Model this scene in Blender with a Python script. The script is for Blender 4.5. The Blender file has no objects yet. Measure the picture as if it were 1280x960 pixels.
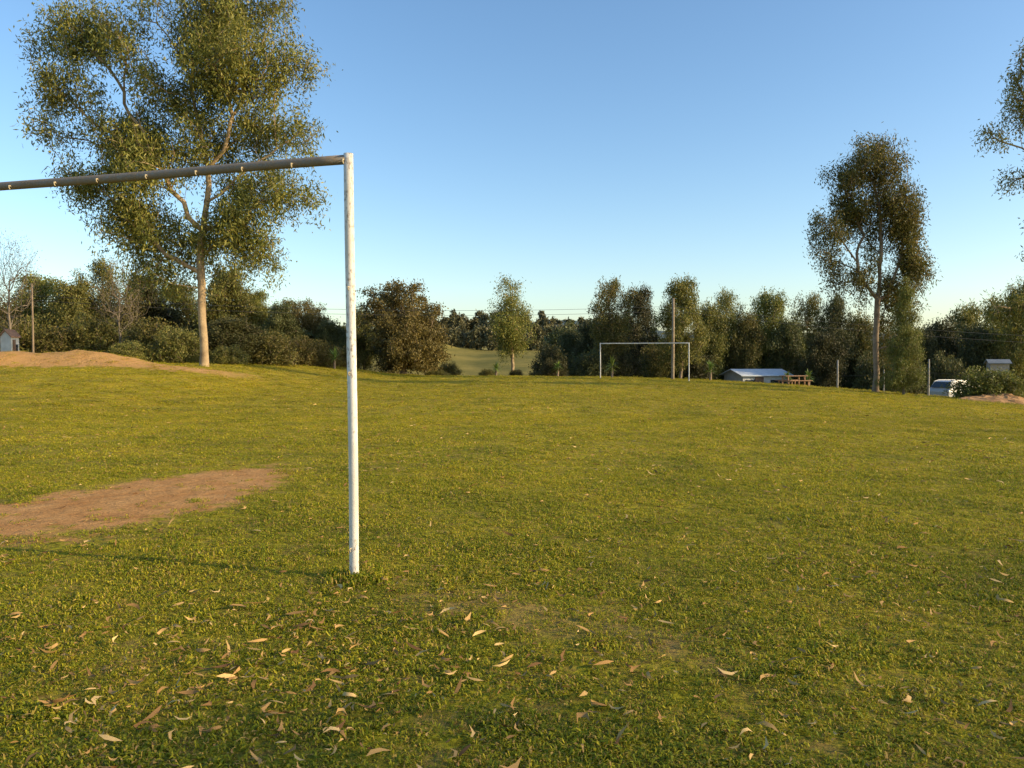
import bpy, math, random
import numpy as np
from mathutils import Vector
R = np.random.default_rng(7)
random.seed(7)
SC = bpy.context.scene
COL = SC.collection
CAMH = 1.31

def ss(a, b, x):
    t = np.clip((np.asarray(x, float) - a) / (b - a), 0, 1)
    return t * t * (3 - 2 * t)

def terr(x, y):
    x = np.asarray(x, float); y = np.asarray(y, float)
    z = -0.0016 * np.clip(x, 0, 38) ** 2 * ss(0, 18, y)
    z = z + 0.95 * ss(-6, -17, x) * ss(12, 34, y)
    E = 55 - 0.45 * np.clip(x - 12, 0, 30)
    d = y - E
    keep = 1 - 0.8 * ss(-12, -24, x)
    z = z - 3.0 * ss(0, 30, d) * keep
    z = z + 6.2 * ss(40, 140, d) + 4 * ss(150, 400, d)
    berm = (0.50 * ss(-15.5, -18.2, x) + 0.12 * ss(-9, -13, x)) * np.exp(-np.abs((y - 33.2 - 0.5*np.sin(x*0.6)) / 1.5) ** 3)
    berm = berm * (1 + 0.08 * np.sin(x * 2.3 + 1) + 0.07 * np.sin(x * 5.1 + y*2) + 0.04 * np.sin(x * 11 + y * 4))
    z = z + berm
    z = z + 0.018 * np.sin(x * 0.9 + 1.3) * np.sin(y * 0.7 + .4) + 0.03 * np.sin(x * 0.23 + y * 0.31) * ss(4, 14, y)
    return z

def tz(x, y): return float(terr(x, y))

# ------------------------------------------------------------ materials
def newmat(name):
    m = bpy.data.materials.new(name); m.use_nodes = True
    nt = m.node_tree; nt.nodes.clear()
    out = nt.nodes.new('ShaderNodeOutputMaterial')
    return m, nt, out
def N(nt, t, **kw):
    n = nt.nodes.new(t)
    for k, v in kw.items():
        if k in n.inputs: n.inputs[k].default_value = v
        else: setattr(n, k, v)
    return n
def mixc(nt, fac, a, b, mode='MIX'):
    n = nt.nodes.new('ShaderNodeMix'); n.data_type = 'RGBA'; n.blend_type = mode
    for i, v in ((0, fac), (6, a), (7, b)):
        if isinstance(v, (int, float)): n.inputs[i].default_value = v
        elif isinstance(v, tuple): n.inputs[i].default_value = (*v, 1) if len(v) == 3 else v
        else: nt.links.new(v, n.inputs[i])
    return n.outputs[2]
def ramp(nt, fac, stops):
    n = nt.nodes.new('ShaderNodeValToRGB')
    el = n.color_ramp.elements
    while len(el) < len(stops): el.new(0.5)
    for e, (p, c) in zip(el, stops):
        e.position = p; e.color = (*c, 1) if isinstance(c, tuple) else (c, c, c, 1)
    nt.links.new(fac, n.inputs[0]); return n.outputs[0]
def math_(nt, op, a, b=None, clamp=False):
    n = nt.nodes.new('ShaderNodeMath'); n.operation = op; n.use_clamp = clamp
    for i, v in ((0, a), (1, b)):
        if v is None: continue
        if isinstance(v, (int, float)): n.inputs[i].default_value = v
        else: nt.links.new(v, n.inputs[i])
    return n.outputs[0]
def noise(nt, vec, scale, detail=3, rough=0.55):
    n = nt.nodes.new('ShaderNodeTexNoise'); n.inputs['Scale'].default_value = scale
    n.inputs['Detail'].default_value = detail; n.inputs['Roughness'].default_value = rough
    if vec is not None: nt.links.new(vec, n.inputs['Vector'])
    return n.outputs['Fac']

def simple_mat(name, c1, c2, scale=6, rough=0.8, bump=0.0, metallic=0, coords='Object'):
    m, nt, out = newmat(name)
    tc = N(nt, 'ShaderNodeTexCoord')
    f = noise(nt, tc.outputs[coords], scale, 5)
    c = ramp(nt, f, [(0.3, c1), (0.7, c2)])
    b = N(nt, 'ShaderNodeBsdfPrincipled', Roughness=rough, Metallic=metallic)
    nt.links.new(c, b.inputs['Base Color'])
    if bump:
        bn = N(nt, 'ShaderNodeBump', Strength=bump, Distance=0.02)
        nt.links.new(noise(nt, tc.outputs[coords], scale * 4, 5), bn.inputs['Height'])
        nt.links.new(bn.outputs[0], b.inputs['Normal'])
    nt.links.new(b.outputs[0], out.inputs[0]); return m

def leaf_mat(name, ca, cb, cc, transl=0.3, gain=1.0):
    m, nt, out = newmat(name)
    ca, cb, cc = [tuple(q * gain for q in c) for c in (ca, cb, cc)]
    g = N(nt, 'ShaderNodeNewGeometry'); oi = N(nt, 'ShaderNodeObjectInfo')
    tc = N(nt, 'ShaderNodeTexCoord')
    c = ramp(nt, g.outputs['Random Per Island'], [(0.0, ca), (0.6, cb), (1.0, cc)])
    f = noise(nt, tc.outputs['Object'], 0.7, 2)
    v = math_(nt, 'MULTIPLY_ADD', f, 1.2); v.node.inputs[2].default_value = 0.4
    r = math_(nt, 'MULTIPLY_ADD', oi.outputs['Random'], 0.5); r.node.inputs[2].default_value = 0.75
    v = math_(nt, 'MULTIPLY', v, r)
    hsv = N(nt, 'ShaderNodeHueSaturation')
    hh = math_(nt, 'MULTIPLY_ADD', oi.outputs['Random'], 0.03); hh.node.inputs[2].default_value = 0.482
    nt.links.new(hh, hsv.inputs['Hue']); nt.links.new(v, hsv.inputs['Value']); nt.links.new(c, hsv.inputs['Color'])
    b = N(nt, 'ShaderNodeBsdfPrincipled', Roughness=0.55)
    b.inputs['Specular IOR Level'].default_value = 0.3
    t = N(nt, 'ShaderNodeBsdfTranslucent')
    nt.links.new(hsv.outputs[0], b.inputs['Base Color']); nt.links.new(hsv.outputs[0], t.inputs['Color'])
    mx = N(nt, 'ShaderNodeMixShader'); mx.inputs[0].default_value = transl
    nt.links.new(b.outputs[0], mx.inputs[1]); nt.links.new(t.outputs[0], mx.inputs[2])
    nt.links.new(mx.outputs[0], out.inputs[0]); return m

M_EUC = leaf_mat('eucalyptus_leaves', (0.05, 0.06, 0.012), (0.11, 0.108, 0.020), (0.18, 0.15, 0.038), gain=1.7)
M_BROAD = leaf_mat('broadleaf_leaves', (0.055, 0.062, 0.014), (0.10, 0.095, 0.022), (0.15, 0.12, 0.034), gain=1.6)
M_BROWN = leaf_mat('brownish_leaves', (0.09, 0.080, 0.020), (0.12, 0.10, 0.025), (0.15, 0.118, 0.031), gain=1.55)
M_DARK = leaf_mat('dark_leaves', (0.035, 0.041, 0.013), (0.06, 0.063, 0.02), (0.09, 0.082, 0.028), 0.25, gain=1.45)
M_PINE = leaf_mat('pine_needles', (0.045, 0.06, 0.012), (0.09, 0.098, 0.02), (0.14, 0.125, 0.03), 0.25, gain=2.0)
M_YUC = leaf_mat('yucca_leaves', (0.06, 0.11, 0.02), (0.11, 0.17, 0.03), (0.16, 0.19, 0.05), 0.2, gain=1.6)
M_HEDGE = leaf_mat('hedge_leaves', (0.07, 0.09, 0.016), (0.12, 0.13, 0.024), (0.17, 0.15, 0.035), 0.3, gain=1.4)
M_FARW = leaf_mat('far_wood_leaves', (0.075, 0.075, 0.032), (0.11, 0.102, 0.045), (0.15, 0.125, 0.06), 0.2, gain=1.2)
M_BARK = simple_mat('eucalyptus_bark', (0.20, 0.135, 0.07), (0.44, 0.32, 0.18), 2.2, 0.85, 0.9)
M_BARKD = simple_mat('dark_bark', (0.15, 0.11, 0.075), (0.30, 0.22, 0.15), 2.5, 0.9, 0.5)
M_BARE = simple_mat('bare_twigs', (0.14, 0.11, 0.08), (0.24, 0.19, 0.14), 2.5, 0.9, 0.2)
M_WOODPOLE = simple_mat('weathered_pole_wood', (0.16, 0.12, 0.08), (0.32, 0.25, 0.17), 5, 0.85, 0.3)
M_CONC = simple_mat('concrete', (0.24, 0.22, 0.19), (0.36, 0.33, 0.29), 5, 0.9, 0.2)
M_WHITE = simple_mat('white_wall_paint', (0.40, 0.40, 0.38), (0.56, 0.56, 0.54), 3, 0.8, 0.1)
M_ROOFB = simple_mat('blue_grey_roof_sheet', (0.50, 0.55, 0.60), (0.66, 0.70, 0.74), 2, 0.7, 0.1)
M_ROOFD = simple_mat('dull_grey_roof', (0.12, 0.14, 0.16), (0.20, 0.22, 0.24), 2, 0.8, 0.1)
M_ROOFT = simple_mat('clay_tile_roof', (0.22, 0.12, 0.07), (0.34, 0.19, 0.11), 4, 0.85, 0.3)
M_GLASS = simple_mat('dark_window_glass', (0.02, 0.025, 0.03), (0.04, 0.05, 0.06), 2, 0.12)
M_TABLE = simple_mat('table_planks', (0.22, 0.12, 0.06), (0.34, 0.19, 0.10), 8, 0.75, 0.2)
M_CARP = simple_mat('white_car_paint', (0.36, 0.36, 0.36), (0.44, 0.44, 0.44), 1, 0.35)
M_RUBBER = simple_mat('tyre_rubber', (0.02, 0.02, 0.02), (0.035, 0.035, 0.035), 5, 0.9)
M_WIRE = simple_mat('wire', (0.05, 0.05, 0.05), (0.09, 0.09, 0.09), 5, 0.6)
M_DOOR = simple_mat('brown_door', (0.12, 0.07, 0.04), (0.18, 0.10, 0.06), 5, 0.6)

def soil_color(nt, pos):
    f = noise(nt, pos, 3.0, 6, 0.65); f2 = noise(nt, pos, 28, 4, 0.6)
    c = ramp(nt, f, [(0.3, (0.50, 0.23, 0.07)), (0.7, (0.70, 0.38, 0.14))])
    return mixc(nt, 0.6, c, ramp(nt, f2, [(0.3, 0.45), (0.7, 1.0)]), 'MULTIPLY')

def grass_color(nt, pos, rnd=None):
    big = noise(nt, pos, 0.09, 3); mid = noise(nt, pos, 0.8, 4, 0.6)
    c = ramp(nt, mid, [(0.28, (0.24, 0.238, 0.014)), (0.5, (0.40, 0.35, 0.019)), (0.72, (0.50, 0.395, 0.028))])
    c = mixc(nt, 0.6, c, ramp(nt, big, [(0.3, (0.75, 0.78, 0.7)), (0.7, (1.25, 1.2, 1.0))]), 'MULTIPLY')
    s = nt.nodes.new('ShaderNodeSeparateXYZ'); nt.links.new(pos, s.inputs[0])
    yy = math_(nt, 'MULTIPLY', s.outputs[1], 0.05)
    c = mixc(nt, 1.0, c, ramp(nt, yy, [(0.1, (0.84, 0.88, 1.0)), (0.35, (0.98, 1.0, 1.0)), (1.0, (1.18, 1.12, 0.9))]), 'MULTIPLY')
    return c

def ground_mat():
    m, nt, out = newmat('field_ground')
    g = N(nt, 'ShaderNodeNewGeometry'); P = g.outputs['Position']
    sx = N(nt, 'ShaderNodeSeparateXYZ'); nt.links.new(P, sx.inputs[0])
    X, Y, Z = sx.outputs
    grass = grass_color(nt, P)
    fine = noise(nt, P, 26, 5, 0.7)
    grass = mixc(nt, 0.85, grass, ramp(nt, fine, [(0.38, (0.22, 0.2, 0.2)), (0.6, (1.1, 1.05, 1.0))]), 'MULTIPLY')
    m2 = noise(nt, P, 5, 5, 0.7)
    grass = mixc(nt, ramp(nt, m2, [(0.44, 0.0), (0.66, 0.65)]), grass, (0.28, 0.175, 0.06))
    soil = soil_color(nt, P)
    def ell(cx, cy, ang, a, b, tap=0.0):
        dx = math_(nt, 'SUBTRACT', X, cx); dy = math_(nt, 'SUBTRACT', Y, cy)
        ca, sa = math.cos(ang), math.sin(ang)
        u = math_(nt, 'ADD', math_(nt, 'MULTIPLY', dx, ca / a), math_(nt, 'MULTIPLY', dy, sa / a))
        v = math_(nt, 'ADD', math_(nt, 'MULTIPLY', dx, -sa / b), math_(nt, 'MULTIPLY', dy, ca / b))
        if tap:
            k = math_(nt, 'MULTIPLY_ADD', u, tap); k.node.inputs[2].default_value = 1.0
            v = math_(nt, 'MULTIPLY', v, k)
        return math_(nt, 'SQRT', math_(nt, 'ADD', math_(nt, 'MULTIPLY', u, u), math_(nt, 'MULTIPLY', v, v)))
    nn = noise(nt, P, 1.9, 7, 0.75)
    def mask(e, lo, hi):
        s = math_(nt, 'ADD', e, math_(nt, 'MULTIPLY', math_(nt, 'SUBTRACT', nn, 0.5), 1.6))
        return ramp(nt, s, [(lo, 1.0), (hi, 0.0)])
    pm = mask(ell(-3.35, 7.3, math.radians(72), 2.15, 0.98, .35), 0.82, 1.0)
    c = mixc(nt, pm, grass, soil)
    tm = mask(ell(0.1, 3.85, math.radians(-32), 1.4, 0.36), 0.4, 1.3)
    tm = math_(nt, 'MULTIPLY', tm, 0.5)
    c = mixc(nt, tm, c, (0.36, 0.22, 0.08))
    by = math_(nt, 'ABSOLUTE', math_(nt, 'SUBTRACT', Y, 32.6))
    bm = ramp(nt, math_(nt, 'ADD', math_(nt, 'MULTIPLY', by, 0.36), math_(nt, 'MULTIPLY', math_(nt, 'SUBTRACT', nn, 0.5), 1.5)), [(0.38, 1.0), (0.52, 0.0)])
    bx = ramp(nt, math_(nt, 'MULTIPLY', X, -0.05), [(0.50, 0.0), (0.64, 1.0)])
    c = mixc(nt, math_(nt, 'MULTIPLY', bm, bx), c, mixc(nt, 0.5, soil, (0.56, 0.33, 0.12)))
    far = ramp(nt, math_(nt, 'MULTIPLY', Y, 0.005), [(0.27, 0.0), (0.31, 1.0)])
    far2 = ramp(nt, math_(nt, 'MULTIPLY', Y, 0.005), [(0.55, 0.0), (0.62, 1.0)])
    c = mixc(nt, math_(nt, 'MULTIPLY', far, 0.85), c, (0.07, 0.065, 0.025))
    pn = noise(nt, P, 0.12, 5, 0.65)
    past = ramp(nt, pn, [(0.35, (0.13, 0.12, 0.028)), (0.65, (0.26, 0.205, 0.05))])
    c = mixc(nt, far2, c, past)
    far_haze = ramp(nt, math_(nt, 'MULTIPLY', Y, 0.001), [(0.35, 0.0), (0.6, 1.0)])
    c = mixc(nt, far_haze, c, (0.10, 0.13, 0.13))  # distance haze painted as blue-grey into the far hills' colour
    b = N(nt, 'ShaderNodeBsdfPrincipled', Roughness=0.95)
    b.inputs['Specular IOR Level'].default_value = 0.1
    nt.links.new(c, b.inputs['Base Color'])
    hn = math_(nt, 'ADD', noise(nt, P, 35, 6, 0.7), math_(nt, 'MULTIPLY', noise(nt, P, 6, 4, 0.6), 2.0))
    bn = N(nt, 'ShaderNodeBump', Strength=0.8, Distance=0.03)
    nt.links.new(hn, bn.inputs['Height']); nt.links.new(bn.outputs[0], b.inputs['Normal'])
    nt.links.new(b.outputs[0], out.inputs[0]); return m
M_GROUND = ground_mat()

def blade_mat():
    m, nt, out = newmat('grass_blades')
    g = N(nt, 'ShaderNodeNewGeometry'); P = g.outputs['Position']
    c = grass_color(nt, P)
    c = mixc(nt, 0.85, c, ramp(nt, g.outputs['Random Per Island'], [(0.0, (0.38, 0.58, 0.6)), (0.5, (0.9, 1.0, 1.0)), (0.8, (1.35, 1.25, 1.1))]), 'MULTIPLY')
    dry = ramp(nt, g.outputs['Random Per Island'], [(0.76, 0.0), (0.82, 0.85)])
    pat = noise(nt, P, 2.6, 4, 0.6)
    dry = math_(nt, 'MULTIPLY', dry, ramp(nt, pat, [(0.35, 0.35), (0.6, 1.0)]))
    c = mixc(nt, dry, c, (0.48, 0.30, 0.10))
    b = N(nt, 'ShaderNodeBsdfPrincipled', Roughness=0.65); b.inputs['Specular IOR Level'].default_value = 0.2
    t = N(nt, 'ShaderNodeBsdfTranslucent')
    nt.links.new(c, b.inputs['Base Color']); nt.links.new(c, t.inputs['Color'])
    mx = N(nt, 'ShaderNodeMixShader'); mx.inputs[0].default_value = 0.35
    nt.links.new(b.outputs[0], mx.inputs[1]); nt.links.new(t.outputs[0], mx.inputs[2])
    nt.links.new(mx.outputs[0], out.inputs[0]); return m
M_BLADE = blade_mat()

def litter_mat():
    m, nt, out = newmat('dry_leaf')
    g = N(nt, 'ShaderNodeNewGeometry')
    c = ramp(nt, g.outputs['Random Per Island'], [(0.0, (0.14, 0.07, 0.03)), (0.4, (0.32, 0.18, 0.065)), (0.8, (0.48, 0.30, 0.11)), (1.0, (0.64, 0.44, 0.19))])
    b = N(nt, 'ShaderNodeBsdfPrincipled', Roughness=0.85); b.inputs['Specular IOR Level'].default_value = 0.1
    nt.links.new(c, b.inputs['Base Color']); nt.links.new(b.outputs[0], out.inputs[0]); return m
M_LIT = litter_mat()

def paint_mat(name, rust_lo, rust_hi, zgrad, white=1.0):
    m, nt, out = newmat(name)
    g = N(nt, 'ShaderNodeNewGeometry'); P = g.outputs['Position']
    sx = N(nt, 'ShaderNodeSeparateXYZ'); nt.links.new(P, sx.inputs[0])
    mp = N(nt, 'ShaderNodeMapping'); mp.inputs['Scale'].default_value = (1, 1, 0.45 if zgrad else 1)
    nt.links.new(P, mp.inputs[0])
    f = noise(nt, mp.outputs[0], 55, 6, 0.7); f2 = noise(nt, mp.outputs[0], 7, 4)
    s = math_(nt, 'ADD', math_(nt, 'MULTIPLY', f, 0.75), math_(nt, 'MULTIPLY', f2, 0.25))
    if zgrad:
        up = ramp(nt, math_(nt, 'MULTIPLY', sx.outputs[2], 0.4), [(0.0, 0.12), (0.05, 0.05), (0.12, 0.0), (0.42, 0.0), (0.6, 0.045), (1.0, 0.09)])
        s = math_(nt, 'ADD', s, up)
    k = ramp(nt, s, [(rust_lo, 0.0), (rust_hi, 1.0)])
    rust = ramp(nt, f, [(0.35, (0.12, 0.08, 0.05)), (0.65, (0.28, 0.21, 0.14))])
    wh = ramp(nt, f2, [(0.3, (0.56 * white, 0.52 * white, 0.45 * white)), (0.7, (0.76 * white, 0.73 * white, 0.67 * white))])
    c = mixc(nt, k, wh, rust)
    b = N(nt, 'ShaderNodeBsdfPrincipled'); nt.links.new(c, b.inputs['Base Color'])
    nt.links.new(ramp(nt, k, [(0, 0.55), (1, 0.85)]), b.inputs['Roughness'])
    bn = N(nt, 'ShaderNodeBump', Strength=0.5, Distance=0.004)
    nt.links.new(f, bn.inputs['Height']); nt.links.new(bn.outputs[0], b.inputs['Normal'])
    nt.links.new(b.outputs[0], out.inputs[0]); return m
M_POST = paint_mat('chipped_white_paint', 0.57, 0.66, True)
M_BAR = paint_mat('weathered_shaded_bar_paint', 0.38, 0.54, False, 0.36)  # worn paint, its white also darkened to paint in the bar's shade

# ------------------------------------------------------------ mesh helpers
def mesh_from_np(name, V, F, mat, smooth=False):
    V = np.asarray(V, np.float32); F = np.asarray(F, np.int32)
    me = bpy.data.meshes.new(name)
    n, k = F.shape
    me.vertices.add(len(V)); me.vertices.foreach_set('co', V.ravel())
    me.loops.add(n * k); me.loops.foreach_set('vertex_index', F.ravel())
    me.polygons.add(n)
    me.polygons.foreach_set('loop_start', np.arange(0, n * k, k, dtype=np.int32))
    try: me.polygons.foreach_set('loop_total', np.full(n, k, np.int32))
    except Exception: pass
    if smooth: me.polygons.foreach_set('use_smooth', np.ones(n, bool))
    me.materials.append(mat); me.update(calc_edges=True); me.validate()
    return me
def link(ob, parent=None):
    COL.objects.link(ob)
    if parent is not None: ob.parent = parent
    return ob
def thing(name, label, cat, loc=(0, 0, 0), rz=0, group=None):
    e = bpy.data.objects.new(name, None); e.empty_display_size = 0.3
    e.location = loc; e.rotation_euler = (0, 0, rz); e['label'] = label; e['category'] = cat
    if group: e['group'] = group
    COL.objects.link(e); return e
def pyobj(name, V, F, mat, parent=None, smooth=False, bevel=0):
    me = bpy.data.meshes.new(name); me.from_pydata([tuple(v) for v in V], [], F); me.materials.append(mat)
    if smooth:
        for p in me.polygons: p.use_smooth = True
    ob = bpy.data.objects.new(name, me); link(ob, parent)
    if bevel:
        b = ob.modifiers.new('bevel', 'BEVEL'); b.width = bevel; b.segments = 2
    return ob
def boxdata(cx, cy, cz, sx, sy, sz):
    v = [(cx + a * sx / 2, cy + b * sy / 2, cz + c * sz / 2) for a in (-1, 1) for b in (-1, 1) for c in (-1, 1)]
    f = [(0, 1, 3, 2), (4, 6, 7, 5), (0, 4, 5, 1), (2, 3, 7, 6), (0, 2, 6, 4), (1, 5, 7, 3)]
    return v, f
def boxes(name, lst, mat, parent=None, bevel=0):
    V, F = [], []
    for b in lst:
        v, f = boxdata(*b); o = len(V); V += v; F += [tuple(i + o for i in q) for q in f]
    return pyobj(name, V, F, mat, parent, bevel=bevel)

def tube(P, rad, k=6, cap=True):
    P = np.asarray(P, float); n = len(P)
    T = np.gradient(P, axis=0); T /= np.linalg.norm(T, axis=1)[:, None] + 1e-9
    ref = np.array([1.0, 0, 0]) if abs(T[0][0]) < 0.8 else np.array([0, 1.0, 0])
    V = []; u = np.cross(T[0], ref); u /= np.linalg.norm(u)
    for i in range(n):
        u = u - T[i] * np.dot(u, T[i]); u /= np.linalg.norm(u) + 1e-9
        w = np.cross(T[i], u)
        a = np.arange(k) * 2 * np.pi / k
        V.append(P[i] + rad[i] * (np.cos(a)[:, None] * u + np.sin(a)[:, None] * w))
    V = np.concatenate(V)
    F = []
    for i in range(n - 1):
        for j in range(k):
            j2 = (j + 1) % k
            F.append((i * k + j, i * k + j2, (i + 1) * k + j2, (i + 1) * k + j))
    return V, F

# ------------------------------------------------------------ trees
def grow(trunk, attractors, step, rng, up=0.5):
    nodes = [np.array(p, float) for p in trunk]; par = [-1] + list(range(len(trunk) - 1))
    plen = [0.0]
    for i in range(1, len(nodes)): plen.append(plen[-1] + np.linalg.norm(nodes[i] - nodes[i - 1]))
    lo = len(trunk) // 4
    arr = np.zeros((200000, 3)); pl = np.zeros(200000)
    arr[:len(nodes)] = nodes; pl[:len(nodes)] = plen; cnt = len(nodes)
    ok = np.zeros(200000); ok[:lo] = 1e3
    for a in attractors:
        d = a - arr[:cnt]; L = np.linalg.norm(d, axis=1)
        cost = L * (1 + up * (-d[:, 2] / (L + 1e-6))) + 0.12 * pl[:cnt] + ok[:cnt]
        i = int(np.argmin(cost)); Ld = L[i]
        if Ld < 0.05: continue
        ns = max(1, int(Ld / step)); p0 = arr[i].copy(); prev = i
        side = rng.normal(0, 0.09 * Ld, 3); side[2] = abs(side[2]) * 0.6
        for s in range(1, ns + 1):
            t = s / ns
            p = p0 + (a - p0) * t + side * math.sin(math.pi * t) + rng.normal(0, 0.05 * step, 3) * (t < 1)
            arr[cnt] = p; pl[cnt] = pl[prev] + np.linalg.norm(p - arr[prev]); par.append(prev); prev = cnt; cnt += 1
    return arr[:cnt].copy(), par

def skeleton_mesh(nodes, par, tipr, trunk_r, ex=2.2, sides=8):
    n = len(nodes)
    childs = [[] for _ in range(n)]
    for i in range(1, n): childs[par[i]].append(i)
    r = np.zeros(n)
    for i in range(n - 1, -1, -1):
        if not childs[i]: r[i] = tipr
        else: r[i] = sum(r[c] ** ex for c in childs[i]) ** (1 / ex)
    lr = np.log(r / tipr + 1e-9); r = tipr * np.exp(lr * (math.log(trunk_r / tipr) / max(lr[0], 1e-6)))
    V, F = [], []; off = 0
    starts = [(0, None)]
    while starts:
        st, pr = starts.pop()
        ch = [] if pr is None else [pr]
        cur = st; ch.append(cur)
        while childs[cur]:
            cs = sorted(childs[cur], key=lambda c: -r[c])
            for c in cs[1:]: starts.append((c, cur))
            cur = cs[0]; ch.append(cur)
        if len(ch) < 2: continue
        rr = r[ch].copy()
        if pr is not None: rr[0] = rr[1] * 1.1
        else:
            z0 = nodes[ch][:, 2]; rr = rr * (1 + 0.35 * np.exp(-(z0 - z0[0]) / 0.4))
        k = sides if rr[0] > 0.06 else (5 if rr[0] > 0.03 else 3)
        v, f = tube(nodes[ch], rr, k)
        V.append(v); F += [tuple(i + off for i in q) for q in f]; off += len(v)
    return np.concatenate(V), np.array(F)

def leafquads(C, sig, per, L, W, droop, rng, flat=0.0):
    C = np.repeat(C, per, axis=0); n = len(C)
    P = C + rng.normal(0, 1, (n, 3)) * np.asarray(sig)
    D = rng.normal(0, 1, (n, 3)); D[:, 2] -= droop; D /= np.linalg.norm(D, axis=1)[:, None]
    Q = rng.normal(0, 1, (n, 3)); S = np.cross(D, Q); S /= np.linalg.norm(S, axis=1)[:, None] + 1e-9
    l = L * rng.uniform(0.6, 1.3, n)[:, None]; w = W * rng.uniform(0.6, 1.3, n)[:, None]
    V = np.stack([P, P + D * l * 0.45 + S * w / 2, P + D * l, P + D * l * 0.45 - S * w / 2], 1).reshape(-1, 3)
    F = np.arange(n * 4).reshape(-1, 4)
    return V, F

def build_tree_meshes(name, trunk, lobes, trunk_r, npuff, att, per, leaf, mleaf, mbark, seed, sig=(0.32, 0.32, 0.28), pr=0.8, tipr=0.012, step=0.5, droop=1.0, up=0.5, limbs=(), clump=False):
    rng = np.random.default_rng(seed)
    T = np.array(trunk, float); out = [T[0]]
    for a, b in zip(T[:-1], T[1:]):
        m = max(1, int(np.linalg.norm(b - a) / 0.6))
        for s in range(1, m + 1): out.append(a + (b - a) * s / m + (rng.normal(0, 0.03, 3) if s < m else 0))
    lob = np.array(lobes, float); w = lob[:, 6] / lob[:, 6].sum()
    idx = rng.choice(len(lob), npuff, p=w)
    U = rng.normal(0, 1, (npuff, 3)); U /= np.linalg.norm(U, axis=1)[:, None]
    U *= (rng.uniform(0.02, 1, npuff) ** 0.5)[:, None] * 0.95
    puffs = lob[idx, :3] + U * lob[idx, 3:6]
    puffs = puffs[np.argsort(np.linalg.norm(puffs - T[-1], axis=1))]
    A = []
    for p in puffs:
        q = rng.uniform()
        s = pr * (0.35 + 1.1 * q)
        m = max(1, int(att * (0.3 + 1.6 * q ** 2 * (1.6 if clump else 1))))
        for _ in range(m):
            A.append(p + np.clip(rng.normal(0, 1, 3), -1.5, 1.5) * s * np.array([0.6, 0.6, 0.6]))
    A = np.array(A)
    nodes, par = grow(out, [np.array(l, float) for l in limbs] + list(puffs) + list(A), step, rng, up)
    V, F = skeleton_mesh(nodes, par, tipr, trunk_r)
    tm = mesh_from_np(name + '_trunk', V, F, mbark, True)
    A2 = np.concatenate([A, A[::2] + np.array([0, 0, -1.0]) * np.abs(rng.normal(0, sig[2] * 2.0, len(A[::2])))[:, None]]) if droop > .8 else A
    LV, LF = leafquads(A2, sig, per, leaf[0], leaf[1], droop, rng)
    cm = mesh_from_np(name + '_crown', LV, LF, mleaf)
    return tm, cm

def put_tree(kind, meshes, loc, scale=(1, 1, 1), rz=0, label='', cat='tree', group=None, crownname='crown', mat=None):
    e = thing(kind, label, cat, loc, rz, group); e.scale = scale
    t = bpy.data.objects.new('trunk', meshes[0]); link(t, e)
    c = bpy.data.objects.new(crownname, meshes[1]); link(c, e)
    if mat:
        c.material_slots[0].link = 'OBJECT'; c.material_slots[0].material = mat
    return e

S = 37 / 960.0
def lb(lst, x0, y0, S, dk=1.0):
    return [((x - x0) * S, dz, (y0 - y) * S, rx * S, rd, ry * S, w) for x, y, rx, ry, dz, rd, w in lst]
def lm(lst, x0, y0, S): return [((x - x0) * S, dz, (y0 - y) * S) for x, y, dz in lst]
heroL = lb([
 (265, 20, 80, 45, 0, 2.6, 10), (345, 15, 30, 28, 0, 1.4, 2), (100, 42, 46, 30, 0.5, 1.4, 3.8), (165, 50, 46, 40, 0, 2.2, 4.6),
 (95, 120, 30, 32, -0.8, 1.4, 3.2), (76, 170, 13, 24, -0.5, 0.9, 1.0), (220, 105, 62, 44, 0.3, 2.6, 7), (150, 168, 52, 32, 1, 2.0, 5.2), (305, 95, 64, 46, -0.5, 2.6, 8.5),
 (365, 80, 32, 28, 0.4, 1.4, 3), (374, 168, 28, 20, 0, 1.2, 2.8), (308, 165, 50, 30, 1, 1.8, 4.6), (120, 228, 46, 24, 0.6, 1.4, 4.4), (245, 175, 40, 34, 0.5, 2, 3),
 (205, 210, 44, 36, -1, 1.8, 4.2), (348, 240, 38, 26, -0.5, 1.4, 3.6), (385, 260, 12, 20, 0, 0.7, 1.0), (180, 278, 42, 34, 0.5, 1.8, 6.0), (190, 330, 36, 28, 0.8, 1.6, 4.4), (160, 262, 26, 20, 0, 1.2, 1.8),
 (300, 289, 46, 22, 0, 1.5, 4.0), (325, 310, 24, 14, 0, 1, 1.5), (228, 305, 28, 30, 1.5, 1.4, 2.4), (290, 232, 38, 24, 1, 1.5, 3)], 255, 457, S)
trunkL = lm([(255, 459, 0), (255, 420, 0), (253, 380, 0), (253, 340, 0), (252, 305, 0.1), (257, 270, 0.1), (264, 232, 0), (260, 190, 0.1), (250, 150, 0.2), (242, 100, 0.2), (250, 50, 0.2)], 255, 457, S)
limbH = lm([(240, 272, -.2), (222, 240, -.5), (205, 205, -.6), (188, 165, -.5), (165, 120, -.3), (135, 80, 0), (105, 50, .2), (285, 190, -.2), (298, 150, -.4), (310, 105, -.5), (335, 60, -.3), (345, 25, 0),
  (280, 245, -.3), (315, 215, -.4), (350, 188, -.2), (375, 168, 0), (235, 330, -.1), (212, 318, -.2), (190, 295, 0), (160, 262, 0), (125, 235, 0.2), (275, 280, .1), (305, 288, 0), (170, 190, -.4), (130, 160, -.4), (100, 130, -.6), (228, 70, 0), (262, 30, .2)], 255, 457, S)
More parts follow.
